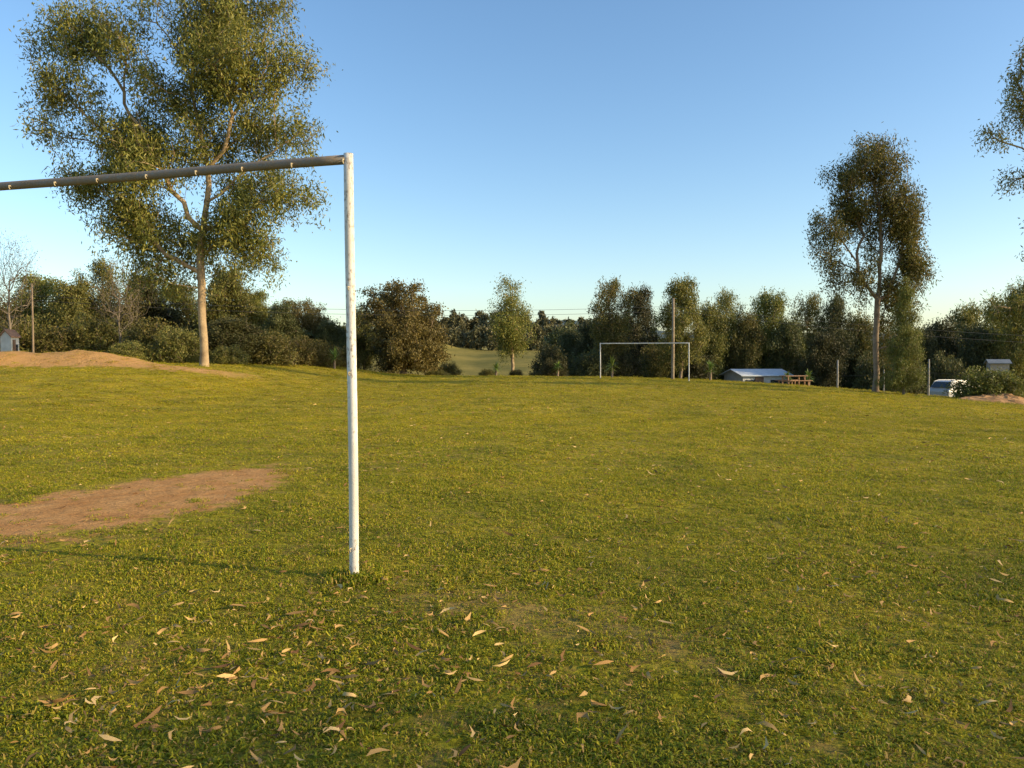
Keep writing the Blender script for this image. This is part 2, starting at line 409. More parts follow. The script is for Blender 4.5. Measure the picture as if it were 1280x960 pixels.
hero = build_tree_meshes('hero', trunkL, heroL, 0.195, 450, 4, 46, (0.22, 0.06), M_EUC, M_BARK, 11, sig=(0.26, 0.26, 0.28), pr=0.72, tipr=0.012, limbs=limbH, clump=True)
hx, hy = -14.83, 37.0
put_tree('eucalyptus_tree', hero, (hx, hy, tz(hx, hy) - 0.05), label='tall spreading eucalyptus tree with pale trunk at grass edge')

S2 = 45 / 960.0
rL = lb([
 (1085, 200, 36, 22, 0, 1.6, 5.5), (1050, 222, 18, 15, 0, 1.0, 1.6), (1104, 245, 30, 32, 0, 1.6, 4.8), (1064, 258, 24, 20, 0.4, 1.3, 2.6), (1030, 284, 18, 18, 0, 1.0, 2.4), (1019, 316, 10, 20, 0, .8, 1.3), (1046, 335, 9, 22, 0.5, .8, .8),
 (1130, 280, 17, 28, 0, 1.0, 3.4), (1096, 296, 20, 24, 0.4, 1.2, 2.2), (1072, 345, 10, 22, 0, .8, .6), (1136, 325, 14, 26, 0, 1.0, 2.6), (1120, 365, 16, 28, 0.4, 1.0, 2.8), (1116, 405, 14, 22, 0.4, 1.0, 1.6), (1120, 435, 12, 16, .3, .9, 1.0)], 1095, 487, S2)
trunkR = lm([(1095, 489, 0), (1095, 450, 0), (1094, 415, 0), (1095, 385, 0), (1098, 345, 0), (1100, 300, 0.1), (1096, 260, 0), (1088, 225, 0)], 1095, 487, S2)
limbR = lm([(1083, 355, 0), (1070, 325, 0), (1052, 300, 0), (1032, 285, 0), (1080, 290, .2), (1066, 258, .2), (1052, 228, .2), (1108, 365, 0), (1120, 330, 0), (1130, 290, 0)], 1095, 487, S2)
rt = build_tree_meshes('rightgum', trunkR, rL, 0.17, 190, 4, 44, (0.20, 0.06), M_EUC, M_BARKD, 21, sig=(0.22, 0.22, 0.28), pr=0.55, tipr=0.013, limbs=limbR, clump=True)
x = (1095 - 640) / 960 * 45
put_tree('eucalyptus_tree', rt, (x, 45, tz(x, 45) - 0.05), label='slender eucalyptus tree with open forked crown beyond the pitch')

S3 = 34 / 960.0
eL = lb([(1272, 125, 22, 24, 0, .8, 2.2), (1244, 160, 18, 9, 0, .6, 1.5), (1303, 80, 30, 22, 0, 1.2, 2.2), (1268, 86, 15, 8, 0, .6, .8), (1266, 213, 18, 12, 0, .6, 1.4), (1318, 180, 30, 40, 0, 1.4, 2.6), (1300, 270, 14, 18, 0, .8, 0.6), (1277, 58, 8, 12, 0, .6, .5),
 (1345, 60, 60, 50, 0, 2, 4), (1390, 150, 60, 60, 0, 2, 4), (1279, 318, 7, 12, 0, .6, 0.5), (1350, 270, 45, 36, 0, 1.5, 3), (1262, 372, 26, 12, 0, 1.0, 1.6), (1300, 370, 26, 22, 0, 1.2, 1.5)], 1345, 500, S3)
trunkE = lm([(1345, 503, 0), (1345, 420, 0), (1340, 340, 0), (1345, 260, 0), (1335, 180, 0), (1340, 110, 0)], 1345, 500, S3)
et = build_tree_meshes('edgegum', trunkE, eL, 0.22, 170, 4, 32, (0.19, 0.05), M_EUC, M_BARK, 31, sig=(0.17, 0.17, 0.22), pr=0.42)
x = (1345 - 640) / 960 * 34
put_tree('eucalyptus_tree', et, (x, 34, tz(x, 34) - 0.05), label='tall eucalyptus tree with hanging leaf clumps beside the pitch')

def rand_lobes(rng, n, h0, h1, w, r0, r1, top=0.5):
    L = []
    for i in range(n):
        t = (i + 0.5) / n; z = h0 + (h1 - h0) * t
        ww = w * (math.sin(math.pi * (0.18 + 0.75 * t)) ** 0.8)
        a = i * 2.4 + rng.uniform(-.4, .4); rr = ww * rng.uniform(0.25, 0.75)
        r = rng.uniform(r0, r1) * (1.1 - 0.35 * t)
        L.append((rr * math.cos(a), rr * math.sin(a), min(z, h1 - r * 0.6), r, r, r * 0.75, r ** 2))
    return L
rg = np.random.default_rng(5)
V_ROUND = build_tree_meshes('round', [(0, 0, 0), (0.05, 0, 1.0), (0, 0.1, 2.2), (0, 0, 4)],
    [(0, 0, 3.9, 3.3, 3.3, 2.7, 10), (1.7, -.5, 2.7, 2.1, 2.2, 1.9, 4), (-1.8, .4, 2.7, 2.1, 2.2, 2.0, 4), (1.8, 0, 1.4, 1.9, 2.0, 1.1, 3), (-1.8, 0, 1.4, 1.9, 2.0, 1.1, 3), (0, -1.6, 1.5, 2.6, 1.6, 1.2, 4)], 0.22, 430, 4, 56, (0.17, 0.10), M_BROWN, M_BARKD, 41, sig=(.22, .22, .18), pr=0.42, droop=0.2)
V_EUCA = build_tree_meshes('euca', [(0, 0, 0), (0.1, 0, 2.5), (-0.1, 0.1, 5), (0.1, 0, 8.5)], rand_lobes(rg, 12, 3.0, 10, 2.2, 0.8, 1.3), 0.15, 120, 4, 34, (0.22, 0.075), M_EUC, M_BARK, 42, sig=(.26, .26, .26), pr=0.6)
V_EUCB = build_tree_meshes('eucb', [(0, 0, 0), (-0.2, 0, 2), (0.1, 0.1, 4), (-0.1, 0, 7)], rand_lobes(rg, 13, 2.4, 10, 3.4, 1.0, 1.6), 0.18, 150, 4, 38, (0.24, 0.09), M_EUC, M_BARKD, 43, sig=(.28, .28, .26), pr=0.7)
V_EUCC = build_tree_meshes('eucc', [(0, 0, 0), (0.3, 0, 2), (0.0, 0.1, 4.5), (0.3, 0, 8)], rand_lobes(rg, 10, 3.6, 10.3, 3.0, 0.8, 1.5), 0.16, 120, 4, 36, (0.24, 0.085), M_EUC, M_BARK, 53, sig=(.28, .28, .26), pr=0.65)
V_MIX = build_tree_meshes('mix', [(0, 0, 0), (0.1, 0, 1.5), (0, 0.1, 3), (0.1, 0, 6)], rand_lobes(rg, 12, 1.6, 8, 3.4, 1.2, 1.9), 0.20, 190, 4, 54, (0.24, 0.12), M_BROAD, M_BARKD, 44, sig=(.30, .30, .25), pr=0.7, droop=0.3)
V_BUSH = build_tree_meshes('bush', [(0, 0, 0), (0, 0, 0.4), (0, 0, 1.0)], [(0, 0, 1.3, 1.8, 1.6, 1.3, 3), (1.2, 0, 1, 1.2, 1.2, 1, 1), (-1.2, .2, 1, 1.2, 1.2, 1, 1)], 0.08, 100, 4, 44, (0.17, 0.09), M_BROAD, M_BARKD, 45, sig=(.22, .22, .18), pr=0.5, droop=0.0)
V_BARE = build_tree_meshes('bare', [(0, 0, 0), (0.1, 0, 1.5), (0, 0.1, 3), (0.1, 0, 5)], rand_lobes(rg, 12, 3, 8, 3.2, 1.0, 1.6), 0.12, 130, 6, 5, (0.12, 0.05), M_BROWN, M_BARE, 46, pr=0.7, tipr=0.008, droop=.3)
V_THIN = build_tree_meshes('thin', [(0, 0, 0), (-0.2, 0, 2), (0.1, 0.1, 4), (-0.1, 0, 7)], rand_lobes(rg, 13, 2.0, 10, 3.6, 1.1, 1.6), 0.16, 90, 4, 34, (0.20, 0.065), M_EUC, M_BARK, 63, sig=(.26, .26, .26), pr=0.6)
pin = []
for i in range(10):
    t = i / 9; pin.append((0, 0, 1.2 + t * 7.2, 2.3 * (1 - t) + 0.25, 2.3 * (1 - t) + 0.25, 0.35, (1.1 - t)))
V_PINE = build_tree_meshes('pine', [(0, 0, 0), (0, 0, 3), (0, 0, 8.6)], pin, 0.14, 190, 4, 60, (0.20, 0.055), M_PINE, M_BARKD, 47, sig=(.25, .25, .16), pr=0.4, droop=0.3, up=0.0)

SPEC = { 'round': (V_ROUND, 6.8, 7.2), 'euca': (V_EUCA, 10.2, 4.8), 'eucb': (V_EUCB, 10.2, 6.8), 'eucc': (V_EUCC, 10.4, 6.2), 'mix': (V_MIX, 8.2, 7.4), 'bush': (V_BUSH, 2.9, 4.8), 'bare': (V_BARE, 8.2, 7.6), 'pine': (V_PINE, 8.9, 4.8)}
INFO = {'round': ('broadleaf_tree', 'dense rounded brownish green broadleaf tree beyond the grass', 'tree'),
 'euca': ('eucalyptus_tree', 'slim airy eucalyptus tree standing in the tree line', 'tree'),
 'eucb': ('eucalyptus_tree', 'spreading olive eucalyptus tree standing in the tree line', 'tree'),
 'eucc': ('eucalyptus_tree', 'open crowned olive eucalyptus tree standing in the tree line', 'tree'),
 'mix': ('broadleaf_tree', 'leafy dark green tree standing in the tree line', 'tree'),
 'bush': ('bush', 'low leafy green bush along the field boundary', 'bush'),
 'bare': ('bare_tree', 'leafless pale branched tree rising above the bushes', 'tree'),
 'pine': ('pine_tree', 'yellow green conifer beside the slender eucalyptus', 'tree')}
def row(px, top, w, D, kind, mat=None, label=None):
    x = (px - 640) / 960 * D; z = tz(x, D)
    ztop = CAMH - (top - 447) * D / 960; h = ztop - z
    m, H, W = SPEC[kind]; s = w * D / 960 / W; nm, lab, cat = INFO[kind]
    return put_tree(nm, m, (x, D, z - 0.05), (s, s, h / H), random.uniform(0, 6.28), label or lab, cat, ('shrubs' if cat == 'bush' else 'trees') + ' lining the far side of the field', mat=mat)
T = [
 (14, 285, 95, 44, 'bare'), (150, 312, 95, 47, 'bare'),
 (-25, 345, 100, 58, 'mix'), (55, 343, 95, 62, 'eucb'), (95, 352, 90, 58, 'mix'), (132, 328, 75, 60, 'eucc'), (180, 340, 90, 60, 'mix'), (222, 352, 80, 64, 'eucb'),
 (285, 334, 95, 60, 'mix'), (318, 362, 60, 62, 'eucb'), (350, 378, 62, 56, 'mix'), (378, 370, 75, 60, 'round'), (412, 400, 50, 58, 'mix'), (435, 408, 40, 64, 'bush'),
 (15, 395, 90, 46, 'bush'), (75, 405, 90, 47, 'bush'), (120, 392, 80, 48, 'bush'), (190, 398, 90, 46, 'bush'), (225, 408, 70, 44, 'bush'), (290, 396, 90, 47, 'mix'), (335, 415, 70, 48, 'bush'), (370, 420, 60, 52, 'bush'), (400, 425, 60, 54, 'bush'), (160, 425, 60, 42, 'bush'), (285, 430, 50, 43, 'bush'), (430, 432, 46, 56, 'bush'),
 (504, 347, 118, 58, 'round'), (455, 385, 50, 64, 'mix'),
 (640, 347, 66, 60, 'euca'), (693, 447, 36, 57, 'bush'), (610, 460, 26, 58, 'bush'), (672, 464, 26, 57, 'bush'), (688, 428, 46, 66, 'bush'), (560, 452, 34, 62, 'bush'), (545, 462, 34, 58, 'bush'), (645, 461, 24, 58, 'bush'),
 (762, 352, 66, 63, 'eucc'), (797, 358, 60, 68, 'eucb'), (738, 400, 50, 70, 'mix'), (714, 410, 50, 72, 'mix'), (850, 347, 72, 61, 'eucb'), (886, 378, 55, 66, 'mix'), (905, 366, 56, 68, 'eucc'),
 (960, 363, 70, 68, 'eucb'), (932, 392, 50, 66, 'mix'), (1010, 371, 60, 72, 'eucc'), (1042, 368, 56, 70, 'eucb'), (985, 398, 60, 66, 'mix'), (1075, 392, 60, 70, 'mix'), (1030, 415, 60, 62, 'mix'),
 (1130, 343, 52, 43.5, 'pine'), (1172, 398, 66, 66, 'mix'), (1205, 380, 70, 72, 'eucb'), (1242, 376, 70, 68, 'eucc'), (1275, 352, 60, 60, 'eucb'), (1225, 405, 80, 62, 'mix'), (1300, 380, 90, 62, 'mix'), (1150, 410, 60, 64, 'mix'),
 (820, 430, 60, 64, 'bush'), (775, 438, 60, 62, 'bush'), (735, 440, 60, 62, 'bush'), (870, 440, 60, 63, 'bush'), (1090, 440, 60, 58, 'bush'), (1130, 445, 60, 56, 'bush'), (1185, 440, 60, 58, 'bush')]
for t in T:
    px = t[0]; mat = None
    if t[4] in ('mix', 'bush') and px > 680 and px not in (886, 932, 1075, 820): mat = M_DARK
    if t[4] == 'eucb' and px in (797, 1042): mat = M_DARK
    if t[4] in ('mix',) and px < 430: mat = M_BROAD if px % 2 else M_DARK
    row(*t, mat=mat)
row(1238, 458, 88, 42, 'bush', mat=M_HEDGE, label='clipped wide green hedge bush beside a dirt heap')
put_tree('eucalyptus_tree', V_THIN, (22, -6.0, tz(22, -6.0)), (1.35, 1.35, 1.45), 1.0, 'tall eucalyptus tree shading the near turf', 'tree')

def wood(name, specs, leaf, mat, seed, label):
    rng = np.random.default_rng(seed); Vs, Fs = [], []; o = 0
    for (px, top, w, D) in specs:
        x = (px - 640) / 960 * D; z = tz(x, D); zt = CAMH - (top - 447) * D / 960
        h = max(zt - z, 2); wr = w * D / 960 / 2
        k = 26; U = rng.normal(0, 1, (k, 3)); U /= np.linalg.norm(U, axis=1)[:, None]; U *= (rng.uniform(0.1, 1, k) ** .4)[:, None]
        C = np.array([x, D, z + h * 0.52]) + U * np.array([wr, wr * 0.7, h * 0.46])
        C = np.concatenate([C + rng.normal(0, 0.12 * wr, C.shape) for _ in range(3)])
        v, f = leafquads(C, (wr * .17, wr * .17, wr * .15), 26, leaf[0], leaf[1], 0.5, rng)
        Vs.append(v); Fs.append(f + o); o += len(v)
    ob = bpy.data.objects.new(name, mesh_from_np(name, np.concatenate(Vs), np.concatenate(Fs), mat)); link(ob)
    ob['kind'] = 'stuff'; ob['label'] = label; ob['category'] = 'woodland'
rw = np.random.default_rng(3)
sp = []
for px in np.arange(705, 1420, 17): sp.append((px, rw.uniform(398, 424), rw.uniform(38, 60), rw.uniform(74, 92)))
for px in np.arange(710, 1420, 20): sp.append((px, rw.uniform(425, 445), rw.uniform(40, 60), rw.uniform(68, 76)))
for px in np.arange(-160, 440, 19): sp.append((px, rw.uniform(375, 405) + (18 if px > 330 else 0), rw.uniform(45, 60), rw.uniform(66, 80)))
for px in np.arange(-160, 440, 24): sp.append((px, rw.uniform(412, 428), rw.uniform(45, 60), rw.uniform(56, 62)))
wood('woodland', sp, (0.42, 0.22), M_DARK, 8, 'dark dense woodland mass behind the tree line')
sp = []
for px in np.arange(480, 800, 7): sp.append((px, rw.uniform(386, 402) + (6 if px > 690 else 0), rw.uniform(13, 20), rw.uniform(205, 225)))
for px in np.arange(480, 800, 9): sp.append((px, rw.uniform(404, 418), rw.uniform(14, 22), rw.uniform(185, 203)))
wood('far_woodland', sp, (0.8, 0.4), M_FARW, 9, 'distant plantation of trees above a pasture')

def yucca(px, D, h, w):
    x = (px - 640) / 960 * D; rng = np.random.default_rng(int(px))
    e = thing('yucca_plant', 'spiky bright green yucca at the grass edge', 'plant', (x, D, tz(x, D) - 0.02), 0, 'yuccas along the field boundary')
    v, f = tube([(0, 0, 0), (0.02, 0, h * .3), (0, 0, h * .55)], [0.09, 0.08, 0.06], 7); pyobj('trunk', v, f, M_BARKD, e, True)
    V, F = [], []
    for i in range(70):
        a = rng.uniform(0, 6.28); el = rng.uniform(-0.5, 1.45); L = w * rng.uniform(.7, 1.1)
        d = np.array([math.cos(a) * math.cos(el), math.sin(a) * math.cos(el), math.sin(el)]); s = np.array([-math.sin(a), math.cos(a), 0]) * 0.035
        b = np.array([0, 0, h * rng.uniform(.35, .62)]); o = len(V)
        V += [b - s, b + s, b + d * L * .6 + s * .8 + [0, 0, .0], b + d * L * .6 - s * .8, b + d * L - [0, 0, .12 * L]]
        F += [(o, o + 1, o + 2, o + 3), (o + 3, o + 2, o + 4)]
    pyobj('crown', V, F, M_YUC, e)
yucca(765, 54, 1.6, 0.8); yucca(1011, 54, 1.4, 0.6); yucca(888, 54, 1.6, 0.7); yucca(697, 56, 1.3, 0.6); yucca(985, 55, 1.3, 0.6); yucca(418, 52, 1.5, 0.8); yucca(620, 57, 1.2, 0.6)

# ------------------------------------------------------------ ground sheet
def spaced(lo, hi, n, k):
    t = np.linspace(math.asinh(lo / k), math.asinh(hi / k), n); return np.sinh(t) * k
xs = spaced(-2500, 2500, 460, 6.0); ys = spaced(-80, 3200, 460, 9.0)
GX, GY = np.meshgrid(xs, ys); GZ = terr(GX, GY)
ridge = ss(900, 2300, GY) * (72 + 22 * np.sin(GX * 0.004 + 1) + 10 * np.sin(GX * .011))
GZ = GZ + ridge
nx, ny = len(xs), len(ys)
V = np.stack([GX, GY, GZ], -1).reshape(-1, 3)
i = np.arange(nx - 1)[None, :] + (np.arange(ny - 1) * nx)[:, None]
F = np.stack([i, i + 1, i + 1 + nx, i + nx], -1).reshape(-1, 4)
g = bpy.data.objects.new('ground', mesh_from_np('ground', V, F, M_GROUND, True)); link(g); g['kind'] = 'structure'
g['label'] = 'grass football pitch with bare earth patches and hills'; g['category'] = 'ground'

# ------------------------------------------------------------ grass tufts
tcol = bpy.data.collections.new('tuft_sources')
def tuft(i):
    rng = np.random.default_rng(100 + i); V, F = [], []
    for b in range(36):
        r = 0.06 * math.sqrt(rng.uniform()); a = rng.uniform(0, 6.28); p = np.array([r * math.cos(a), r * math.sin(a), -0.004])
        L = rng.uniform(0.010, 0.026); w = rng.uniform(0.0014, 0.0032); h = rng.uniform(0, 6.28); lean = rng.uniform(0.4, 1.45)
        d = np.array([math.cos(h) * math.sin(lean), math.sin(h) * math.sin(lean), math.cos(lean)]); s = np.array([-math.sin(h), math.cos(h), rng.uniform(-.5, .5)]) * w
        mid = p + d * L * .55 + [0, 0, .004]; tip = p + d * L + np.array([math.cos(h), math.sin(h), -0.5]) * L * .3
        o = len(V); V += [p - s * .7, p + s * .7, mid + s, mid - s, tip]; F += [(o, o + 1, o + 2, o + 3), (o + 3, o + 2, o + 4)]
    me = bpy.data.meshes.new('tuft'); me.from_pydata([tuple(v) for v in V], [], F); me.materials.append(M_BLADE)
    ob = bpy.data.objects.new('tuft_%d' % i, me); tcol.objects.link(ob)
for i in range(6): tuft(i)
def ell_py(x, y, cx, cy, ang, a, b, tap=0.0):
    dx, dy = x - cx, y - cy; ca, sa = math.cos(ang), math.sin(ang)
    u = (dx * ca + dy * sa) / a; v = (-dx * sa + dy * ca) / b * (1 + tap * u)
    return np.sqrt(u ** 2 + v ** 2)
def patch(x, y): return ell_py(x, y, -3.35, 7.3, math.radians(72), 2.15, .98, .35)
PX, PY, SXY, SZ = [], [], [], []
for (y0, y1, den, sxy, sz) in [(1.0, 5.0, 620, 1.0, 1.0), (5.0, 9.0, 390, 1.1, 1.0), (9, 18, 130, 1.6, 1.05), (18, 34, 34, 2.8, 1.15), (34, 56, 10, 5.0, 1.3)]:
    W = 0.74 * y1 + 1.2; n = int(den * (y1 - y0) * 2 * W)
    x = R.uniform(-W, W, n); y = R.uniform(y0, y1, n); k = np.abs(x) < 0.74 * y + 1.2; x, y = x[k], y[k]
    e1 = patch(x, y) + 0.14 * np.sin(x * 9 + y * 5) + 0.14 * np.sin(x * 4 - y * 11) + 0.10 * np.sin(x * 23 + y * 17) + R.normal(0, .12, len(x))
    e2 = ell_py(x, y, .1, 3.85, math.radians(-32), 1.4, .36)
    p = np.clip((e1 - 0.88) / 0.3, 0.015, 1) * np.clip(0.5 + 0.5 * (e2 - .4) / .9, 0.45, 1)
    bald = 0.5 + 0.5 * np.sin(x * 2.1 + 3 * np.sin(y * 1.3)) * np.sin(y * 2.7 + 2 * np.sin(x * 1.7))
    bald2 = 0.5 + 0.5 * np.sin(x * 9.1 + 3 * np.sin(y * 5.3)) * np.sin(y * 10.7 + 2 * np.sin(x * 6.7)); p *= np.clip(0.4 + bald * .5 + bald2 * .5, 0.3, 1)
    p = np.where((x < -11) & (np.abs(y - 33.0) < 1.4), p * 0.3, p)
    k = R.uniform(0, 1, len(x)) < p; x, y = x[k], y[k]
    PX.append(x); PY.append(y); s = R.uniform(.6, 1.35, len(x)) * (1 + 0.2 * np.sin(x * 3.1 + y) * np.sin(y * 2.3)); SXY.append(s * sxy); SZ.append(s * sz * R.uniform(.5, 1.4, len(x)))
gx, gy = -0.952, 4.53
n = 90; a = R.uniform(0, 6.28, n); r = np.abs(R.normal(0, .08, n)) + .035
PX.append(gx + .03 + r * np.cos(a)); PY.append(gy + r * np.sin(a)); SXY.append(R.uniform(1, 1.8, n)); SZ.append(R.uniform(2.0, 4.0, n))
n = 320; cxx = R.uniform(-2.6, 1.5, 30); cyy = R.uniform(2.2, 5.5, 30); q = R.integers(0, 30, n)
PX.append(cxx[q] + R.normal(0, .06, n)); PY.append(cyy[q] + R.normal(0, .06, n)); SXY.append(R.uniform(1, 1.6, n)); SZ.append(R.uniform(1.4, 2.2, n))
PX, PY, SXY, SZ = map(np.concatenate, (PX, PY, SXY, SZ)); n = len(PX)
me = bpy.data.meshes.new('grass'); me.vertices.add(n)
me.vertices.foreach_set('co', np.stack([PX, PY, terr(PX, PY)], 1).astype(np.float32).ravel())
def att(nm, ty, data, key):
    a = me.attributes.new(nm, ty, 'POINT'); a.data.foreach_set(key, data)
att('rot', 'FLOAT_VECTOR', np.stack([R.normal(0, .12, n), R.normal(0, .12, n), R.uniform(0, 6.28, n)], 1).astype(np.float32).ravel(), 'vector')
att('scl', 'FLOAT_VECTOR', np.stack([SXY, SXY, SZ], 1).astype(np.float32).ravel(), 'vector')
att('vi', 'INT', R.integers(0, 6, n).astype(np.int32), 'value')
me.materials.append(M_BLADE)
go = bpy.data.objects.new('grass', me); link(go); go['kind'] = 'stuff'; go['label'] = 'short green grass with dry blades on the pitch'; go['category'] = 'grass'
ng = bpy.data.node_groups.new('grass_scatter', 'GeometryNodeTree')
ng.interface.new_socket('Geometry', in_out='INPUT', socket_type='NodeSocketGeometry'); ng.interface.new_socket('Geometry', in_out='OUTPUT', socket_type='NodeSocketGeometry')
gi = ng.nodes.new('NodeGroupInput'); gout = ng.nodes.new('NodeGroupOutput'); iop = ng.nodes.new('GeometryNodeInstanceOnPoints'); ci = ng.nodes.new('GeometryNodeCollectionInfo')
ci.inputs['Collection'].default_value = tcol; ci.inputs['Separate Children'].default_value = True; ci.inputs['Reset Children'].default_value = True
iop.inputs['Pick Instance'].default_value = True
def na(nm, ty):
    q = ng.nodes.new('GeometryNodeInputNamedAttribute'); q.data_type = ty; q.inputs['Name'].default_value = nm; return q.outputs['Attribute']
ng.links.new(gi.outputs[0], iop.inputs['Points']); ng.links.new(ci.outputs[0], iop.inputs['Instance'])
ng.links.new(na('vi', 'INT'), iop.inputs['Instance Index']); ng.links.new(na('rot', 'FLOAT_VECTOR'), iop.inputs['Rotation']); ng.links.new(na('scl', 'FLOAT_VECTOR'), iop.inputs['Scale'])
ng.links.new(iop.outputs[0], gout.inputs[0])
md = go.modifiers.new('scatter', 'NODES'); md.node_group = ng

# ------------------------------------------------------------ leaf litter
LX, LY, LS = [], [], []
for (y0, y1, den, sc) in [(1.2, 6, 150, .88), (6, 14, 50, .95), (14, 34, 14, 1.2), (34, 52, 3, 1.8)]:
    W = .74 * y1 + 1; m = int(den * (y1 - y0) * 2 * W); x = R.uniform(-W, W, m); y = R.uniform(y0, y1, m)
    c = 0.5 + 0.5 * np.sin(x * 1.7 + 2 * np.sin(y * .9)) * np.sin(y * 1.3 + x * .6); c = (.2 + .6 * c) * (1 + .9 * (x < 0) * (y < 4.2)) * (1 - .45 * (y > 4.6) * (y < 6))
    c = np.where(patch(x, y) < .95, c * .3, c)
    k = R.uniform(0, 1, m) < c; LX.append(x[k]); LY.append(y[k]); LS.append(np.full(k.sum(), sc))
for (cx, cy, s, m) in [(0.35, 2.9, .28, 55), (-0.75, 3.1, .3, 80), (-1.4, 2.9, .4, 120), (-1.1, 3.6, .4, 70), (.9, 3.1, .5, 50), (-1.6, 2.4, .4, 90)]:
    LX.append(R.normal(cx, s, m)); LY.append(R.normal(cy, s, m)); LS.append(np.full(m, 1.05))
LX, LY, LS = np.concatenate(LX), np.concatenate(LY), np.concatenate(LS); n = len(LX); print('tufts', len(PX), 'leaves', n)
h = R.uniform(0, 6.28, n); L = (.022 + .088 * R.uniform(0, 1, n) ** 2.0) * LS; Wd = L * R.uniform(.09, .17, n) + .004; curl = R.normal(0, .7, n); bend = R.normal(0, .6, n); roll = R.normal(0, .6, n); pit = R.normal(0, .22, n)
inp = patch(LX, LY) < .9
base = np.where(inp, .008, np.where(LY < 9, .029, np.where(LY < 18, .033, .038)) * R.uniform(.7, 1.05, n))
V = []
for t, w in [(0, .08), (.3, .9), (.65, .8), (1, .05)]:
    u = (t - .5) * L; hh = h + bend * (t - .5) * 2
    cx = LX + u * np.cos(hh); cy = LY + u * np.sin(hh); cz = terr(LX, LY) + base + u * np.sin(pit) + curl * L * (t - .5) ** 2 * .8
    rr = roll + (t - .5) * curl
    for sgn in (-1, 1):
        V.append(np.stack([cx - sgn * np.sin(hh) * Wd * w * .5 * np.cos(rr), cy + sgn * np.cos(hh) * Wd * w * .5 * np.cos(rr), cz + sgn * Wd * w * .5 * np.sin(rr)], 1))
V = np.stack(V, 1).reshape(-1, 3); b = np.arange(n)[:, None, None] * 8
F = (b + np.array([[0, 1, 3, 2], [2, 3, 5, 4], [4, 5, 7, 6]])[None]).reshape(-1, 4)
lo = bpy.data.objects.new('fallen_leaves', mesh_from_np('fallen_leaves', V, F, M_LIT)); link(lo); lo['kind'] = 'stuff'; lo['label'] = 'scattered dry curled eucalyptus leaves on the grass'; lo['category'] = 'leaves'

# ------------------------------------------------------------ goals
M_HOOK = simple_mat('rusty_hook', (0.42, 0.32, 0.18), (0.60, 0.50, 0.32), 30, .6)
def goal(px0, py0, label, bar, post, H=2.5, W=5.75, r=.028, hooks=True, sides=20, lean=0.012):
    z0 = tz(px0, py0); d = np.array([-0.9613, 0.2756, 0])
    e = thing('goal_frame', label, 'goal', (px0, py0, z0), 0, 'football goal frames on the pitch')
    for k in (0, 1):
        b = d * W * k; zb = tz(px0 + b[0], py0 + b[1]) - z0
        P = [b + [lean * (1 - t) , 0, zb - .15 + (H + r * .1 - zb + .15) * t + .0] + np.array([.004 * math.sin(t * 5), 0, 0]) for t in np.linspace(0, 1, 14)]
        v, f = tube(P, [r] * 14, sides); f = list(f) + [tuple(range(13 * sides, 14 * sides))]
        pyobj('post', v, f, post, e, True)
    a = -d * (r * .3); P = [a + (d * (W + .6 * r)) * t + [0, 0, H - r * 1.05 + .0025 * math.sin(t * 17)] for t in np.linspace(0, 1, 30)]
    v, f = tube(P, [r * 0.99] * 30, sides); f = list(f) + [tuple(range(sides - 1, -1, -1)), tuple(range(29 * sides, 30 * sides))]
    pyobj('crossbar', v, f, bar, e, True)
    if hooks:
        nrm = np.array([-.2756, -.9613, 0])
        def hook(c, ax, s=1.0):
            v, f = tube([c, c + ax * .010 * s + nrm * .008, c + ax * .008 * s + nrm * .017, c - ax * .006 * s + nrm * .018, c - ax * .014 * s + nrm * .010], [.0042 * s] * 5, 6)
            pyobj('net_hook', v, f, M_HOOK, e, True)
        for t in (.02, .36, .70, 1.03, 1.40, 1.78, 2.12, 2.5, 2.9, 3.4, 3.9, 4.4, 4.9, 5.4):
            hook(d * t + [0, 0, H - r * 1.6] + nrm * (r * .8), np.array([0, 0, 1.]))
        for z in (.18, 1.22, 1.72): hook(np.array([0.008, 0, z]) + nrm * (r * .9), np.array([0, 0, 1.]), .8)
goal(gx, gy, 'weathered white metal goal frame with rusty crossbar hooks', M_BAR, M_POST)
M_FARP = simple_mat('plain_white_paint', (0.5, 0.48, 0.44), (0.7, 0.68, 0.64), 3, .5)
gx2 = (861 - 640) / 960 * 49.5
goal(gx2, 49.5, 'white metal goal frame without net at pitch end', M_FARP, M_FARP, W=5.75, r=.034, hooks=False, sides=10)

# ------------------------------------------------------------ poles and wires
def pole(px, D, top, r, mat, label, arm=True, group=None, name='utility_pole'):
    x = (px - 640) / 960 * D; z = tz(x, D); h = CAMH - (top - 447) * D / 960 - z
    e = thing(name, label, 'pole' if name != 'fence_post' else 'fence post', (x, D, z - .1), 0, group)
    v, f = tube([(0, 0, 0), (.01, 0, h * .5), (0, 0, h + .1)], [r, r * .9, r * .75], 10); f = list(f) + [tuple(range(20, 30))]
    pyobj('shaft', v, f, mat, e, True)
pole(841, 53, 373, .11, M_WOODPOLE, 'tall weathered wooden utility pole behind the goal', False)
pole(42, 44, 355, .06, M_BARKD, 'slim wooden utility pole among the bushes', False)
for q in ((1047, 50, 450, .06), (1161, 47, 449, .06), (1105, 52, 462, .045), (1210, 44, 466, .045)):
    pole(*q, M_CONC, 'pale concrete fence post at the pitch edge', False, 'fence posts along the pitch edge', 'fence_post')
def wire(a, b, sag, r=.010):
    t = np.linspace(0, 1, 24)[:, None]; a = np.array(a, float); b = np.array(b, float)
    P = a + (b - a) * t; P[:, 2] -= sag * 4 * (t[:, 0] * (1 - t[:, 0]))
    v, f = tube(P, [r] * 24, 4)
    o = pyobj('power_line', v, f, M_WIRE); o['label'] = 'thin sagging overhead power wire'; o['category'] = 'wire'; o['group'] = 'overhead power wires'
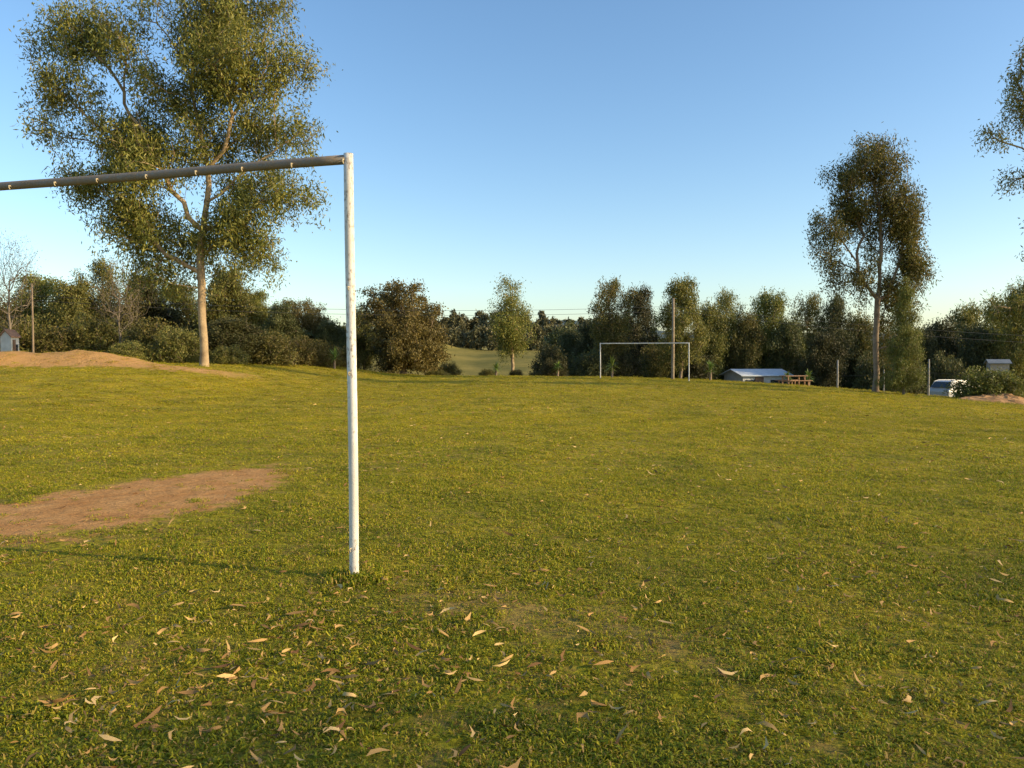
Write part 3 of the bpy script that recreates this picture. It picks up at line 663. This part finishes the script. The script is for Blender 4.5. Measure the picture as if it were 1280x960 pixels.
def W(px, py, D): return ((px - 640) / 960 * D, D, CAMH - (py - 447) * D / 960)
for dy in (0, 6):
    wire(W(-60, 362 + dy, 46), W(841, 383 + dy, 53), .7)
    wire(W(841, 383 + dy, 53), W(1400, 425 + dy * 1.5, 50), .3)
wire(W(1050, 470, 50), W(1161, 466, 47), .02, .006); wire(W(1161, 466, 47), W(1300, 472, 43), .02, .006)

# ------------------------------------------------------------ buildings & objects
def house(px, D, w, dpt, hw, hr, rz, label, wallm, roofm, z=None, name='house', o=.3):
    x = (px - 640) / 960 * D; zz = tz(x, D) if z is None else z
    e = thing(name, label, 'building', (x, D, zz - .05), rz)
    hx_, hy_ = w / 2, dpt / 2
    V = [(-hx_, -hy_, 0), (hx_, -hy_, 0), (hx_, hy_, 0), (-hx_, hy_, 0), (-hx_, -hy_, hw), (hx_, -hy_, hw), (hx_, hy_, hw), (-hx_, hy_, hw), (-hx_, 0, hw + hr), (hx_, 0, hw + hr)]
    pyobj('wall', V, [(0, 1, 5, 4), (2, 3, 7, 6), (1, 2, 6, 9, 5), (3, 0, 4, 8, 7)], wallm, e)
    sl = hr / hy_
    V = []; F = []
    for s in (-1, 1):
        b = len(V)
        for t in (0, .06):
            V += [(-hx_ - o, s * (hy_ + o), hw - sl * o + .01 + t), (hx_ + o, s * (hy_ + o), hw - sl * o + .01 + t), (hx_ + o, 0, hw + hr + .01 + t), (-hx_ - o, 0, hw + hr + .01 + t)]
        F += [tuple(b + q for q in f) for f in [(0, 1, 2, 3), (4, 5, 6, 7), (0, 1, 5, 4), (1, 2, 6, 5), (3, 0, 4, 7)]]
    pyobj('roof', V, F, roofm, e)
    boxes('door', [(-w * .15, -hy_ - .02, min(1, hw * .45), min(.8, w * .3), .05, min(2, hw * .88))], M_DOOR, e)
    for q in (-.35, .2, .38):
        if w > 3 or q == .2:
            boxes('window', [(w * q, -hy_ - .015, hw * .58, min(1, w * .2), .04, hw * .3)], M_GLASS, e)
house(945, 64, 4.2, 3.0, 1.45, .42, math.radians(14), 'low white shed with pale blue metal roof', M_WHITE, M_ROOFB, name='shed', z=-1.52)
house(13, 40, .5, .65, 1.5, .30, math.radians(78), 'tiny white gabled shrine house beside the bushes', M_WHITE, M_ROOFT, name='shrine', o=.08)
house(1247, 56, 1.2, 1.2, 2.75, .22, math.radians(-20), 'small pale booth with grey roof behind hedge', M_CONC, M_ROOFD, name='booth', z=-1.8, o=.14)

def table(px, D):
    x = (px - 640) / 960 * D; e = thing('picnic_table', 'brown wooden picnic table with benches on the grass', 'table', (x, D, tz(x, D) - .12), .3)
    boxes('table_top', [(0, q * .15, .75, 1.8, .148, .04) for q in (-2, -1, 0, 1, 2)], M_TABLE, e)
    for s in (-1, 1):
        boxes('bench', [(0, s * .72, .44, 1.8, .26, .04)], M_TABLE, e)
        boxes('brace', [(s * .6, 0, .40, .06, 1.5, .06)], M_TABLE, e)
        for q in (-.3, .3): boxes('leg', [(s * .66, q, .36, .06, .1, .73)], M_TABLE, e)
        for q in (-.7, .7): boxes('leg', [(s * .66, q, .2, .06, .08, .42)], M_TABLE, e)
table(992, 52.5)
def car(px, D, rz):
    x = (px - 640) / 960 * D; e = thing('parked_car', 'white hatchback car parked beyond the pitch edge', 'car', (x, D, tz(x, D)), rz)
    prof = [(-2.0, .35), (-2.02, .75), (-1.9, .95), (-1.65, 1.38), (-1.3, 1.46), (.1, 1.46), (.85, .98), (1.75, .82), (1.98, .62), (2.0, .35)]
    V, F = [], []
    for s in (-1, 1):
        for (a, b) in prof: V.append((a, s * (.84 if b < 1 else .68), b))
    n = len(prof); F = [tuple(range(n)), tuple(range(2 * n - 1, n - 1, -1))] + [(i, (i + 1) % n, n + (i + 1) % n, n + i) for i in range(n)]
    pyobj('body', V, F, M_CARP, e, bevel=.05)
    for s in (-1, 1):
        pyobj('side_window', [(-1.45, s * .80, 1.0), (.65, s * .80, 1.0), (.05, s * .70, 1.38), (-1.3, s * .70, 1.38)], [(0, 1, 2, 3)], M_GLASS, e)
        for a in (-1.25, 1.25):
            v, f = tube([(a, s * .72, .32), (a, s * .88, .32)], [.32, .32], 20); pyobj('wheel', v, list(f) + [tuple(range(20)), tuple(range(20, 40))], M_RUBBER, e)
    pyobj('windshield', [(.14, -.62, 1.45), (.14, .62, 1.45), (.86, .74, 1.0), (.86, -.74, 1.0)], [(0, 1, 2, 3)], M_GLASS, e)
    pyobj('rear_window', [(-1.66, -.6, 1.38), (-1.66, .6, 1.38), (-1.95, .72, 1.0), (-1.95, -.72, 1.0)], [(0, 1, 2, 3)], M_GLASS, e)
car(1203, 51.5, math.radians(18))
x0, y0 = 26.2, 40.6
rng = np.random.default_rng(2); V, F = [], []; nr, na_ = 14, 40
for i in range(nr):
    for j in range(na_):
        r = i / (nr - 1); a = j / na_ * 6.2832
        z = .42 * (1 - r) ** .8 * (1 + .2 * math.sin(3 * a + 1)) + rng.normal(0, .03) * (r < .95)
        X_ = 3.0 * r * math.cos(a) * (1 + .1 * math.sin(4 * a)); Y_ = 1.5 * r * math.sin(a)
        V.append((X_, Y_, z + tz(x0 + X_, y0 + Y_) - tz(x0, y0) - .05 * (r > .9)))
for i in range(nr - 1):
    for j in range(na_): F.append((i * na_ + j, i * na_ + (j + 1) % na_, (i + 1) * na_ + (j + 1) % na_, (i + 1) * na_ + j))
M_MOUND = simple_mat('red_earth', (0.30, .15, .06), (.48, .27, .11), 2.5, .95, .8)
mo = pyobj('dirt_mound', V, F, M_MOUND, smooth=False); mo.location = (x0, y0, tz(x0, y0)); mo['label'] = 'low heap of reddish brown earth beside the hedge'; mo['category'] = 'dirt mound'

# ------------------------------------------------------------ light, sky, camera
EL, AZ = math.radians(18), math.radians(104.2)
w = bpy.data.worlds.new('World'); SC.world = w; w.use_nodes = True
nt = w.node_tree; bg = nt.nodes['Background']; sk = nt.nodes.new('ShaderNodeTexSky'); sk.sky_type = 'NISHITA'; sk.sun_disc = False
sk.sun_elevation = EL; sk.sun_rotation = AZ; sk.air_density = 1.0; sk.dust_density = 1.0; sk.ozone_density = 1.8
hs = nt.nodes.new('ShaderNodeHueSaturation'); hs.inputs['Saturation'].default_value = 1.14
nt.links.new(sk.outputs[0], hs.inputs['Color']); nt.links.new(hs.outputs[0], bg.inputs[0]); bg.inputs[1].default_value = 0.25
l = bpy.data.lights.new('sun', 'SUN'); l.energy = 5.8; l.angle = math.radians(.5); l.color = (1.0, .79, .47)
lob = bpy.data.objects.new('sun', l); COL.objects.link(lob)
sv = Vector((math.cos(EL) * math.sin(AZ), math.cos(EL) * math.cos(AZ), math.sin(EL))); lob.rotation_euler = sv.to_track_quat('Z', 'Y').to_euler()
cam = bpy.data.cameras.new('camera'); co = bpy.data.objects.new('camera', cam); COL.objects.link(co)
cam.sensor_width = 36; cam.lens = 36 * 960 / 1280; cam.clip_end = 6000; cam.clip_start = .05
co.location = (0, 0, CAMH); co.rotation_euler = (math.radians(90 - 1.97), 0, 0)
SC.camera = co
SC.view_settings.view_transform = 'Standard'; SC.view_settings.look = 'None'; SC.view_settings.exposure = 0
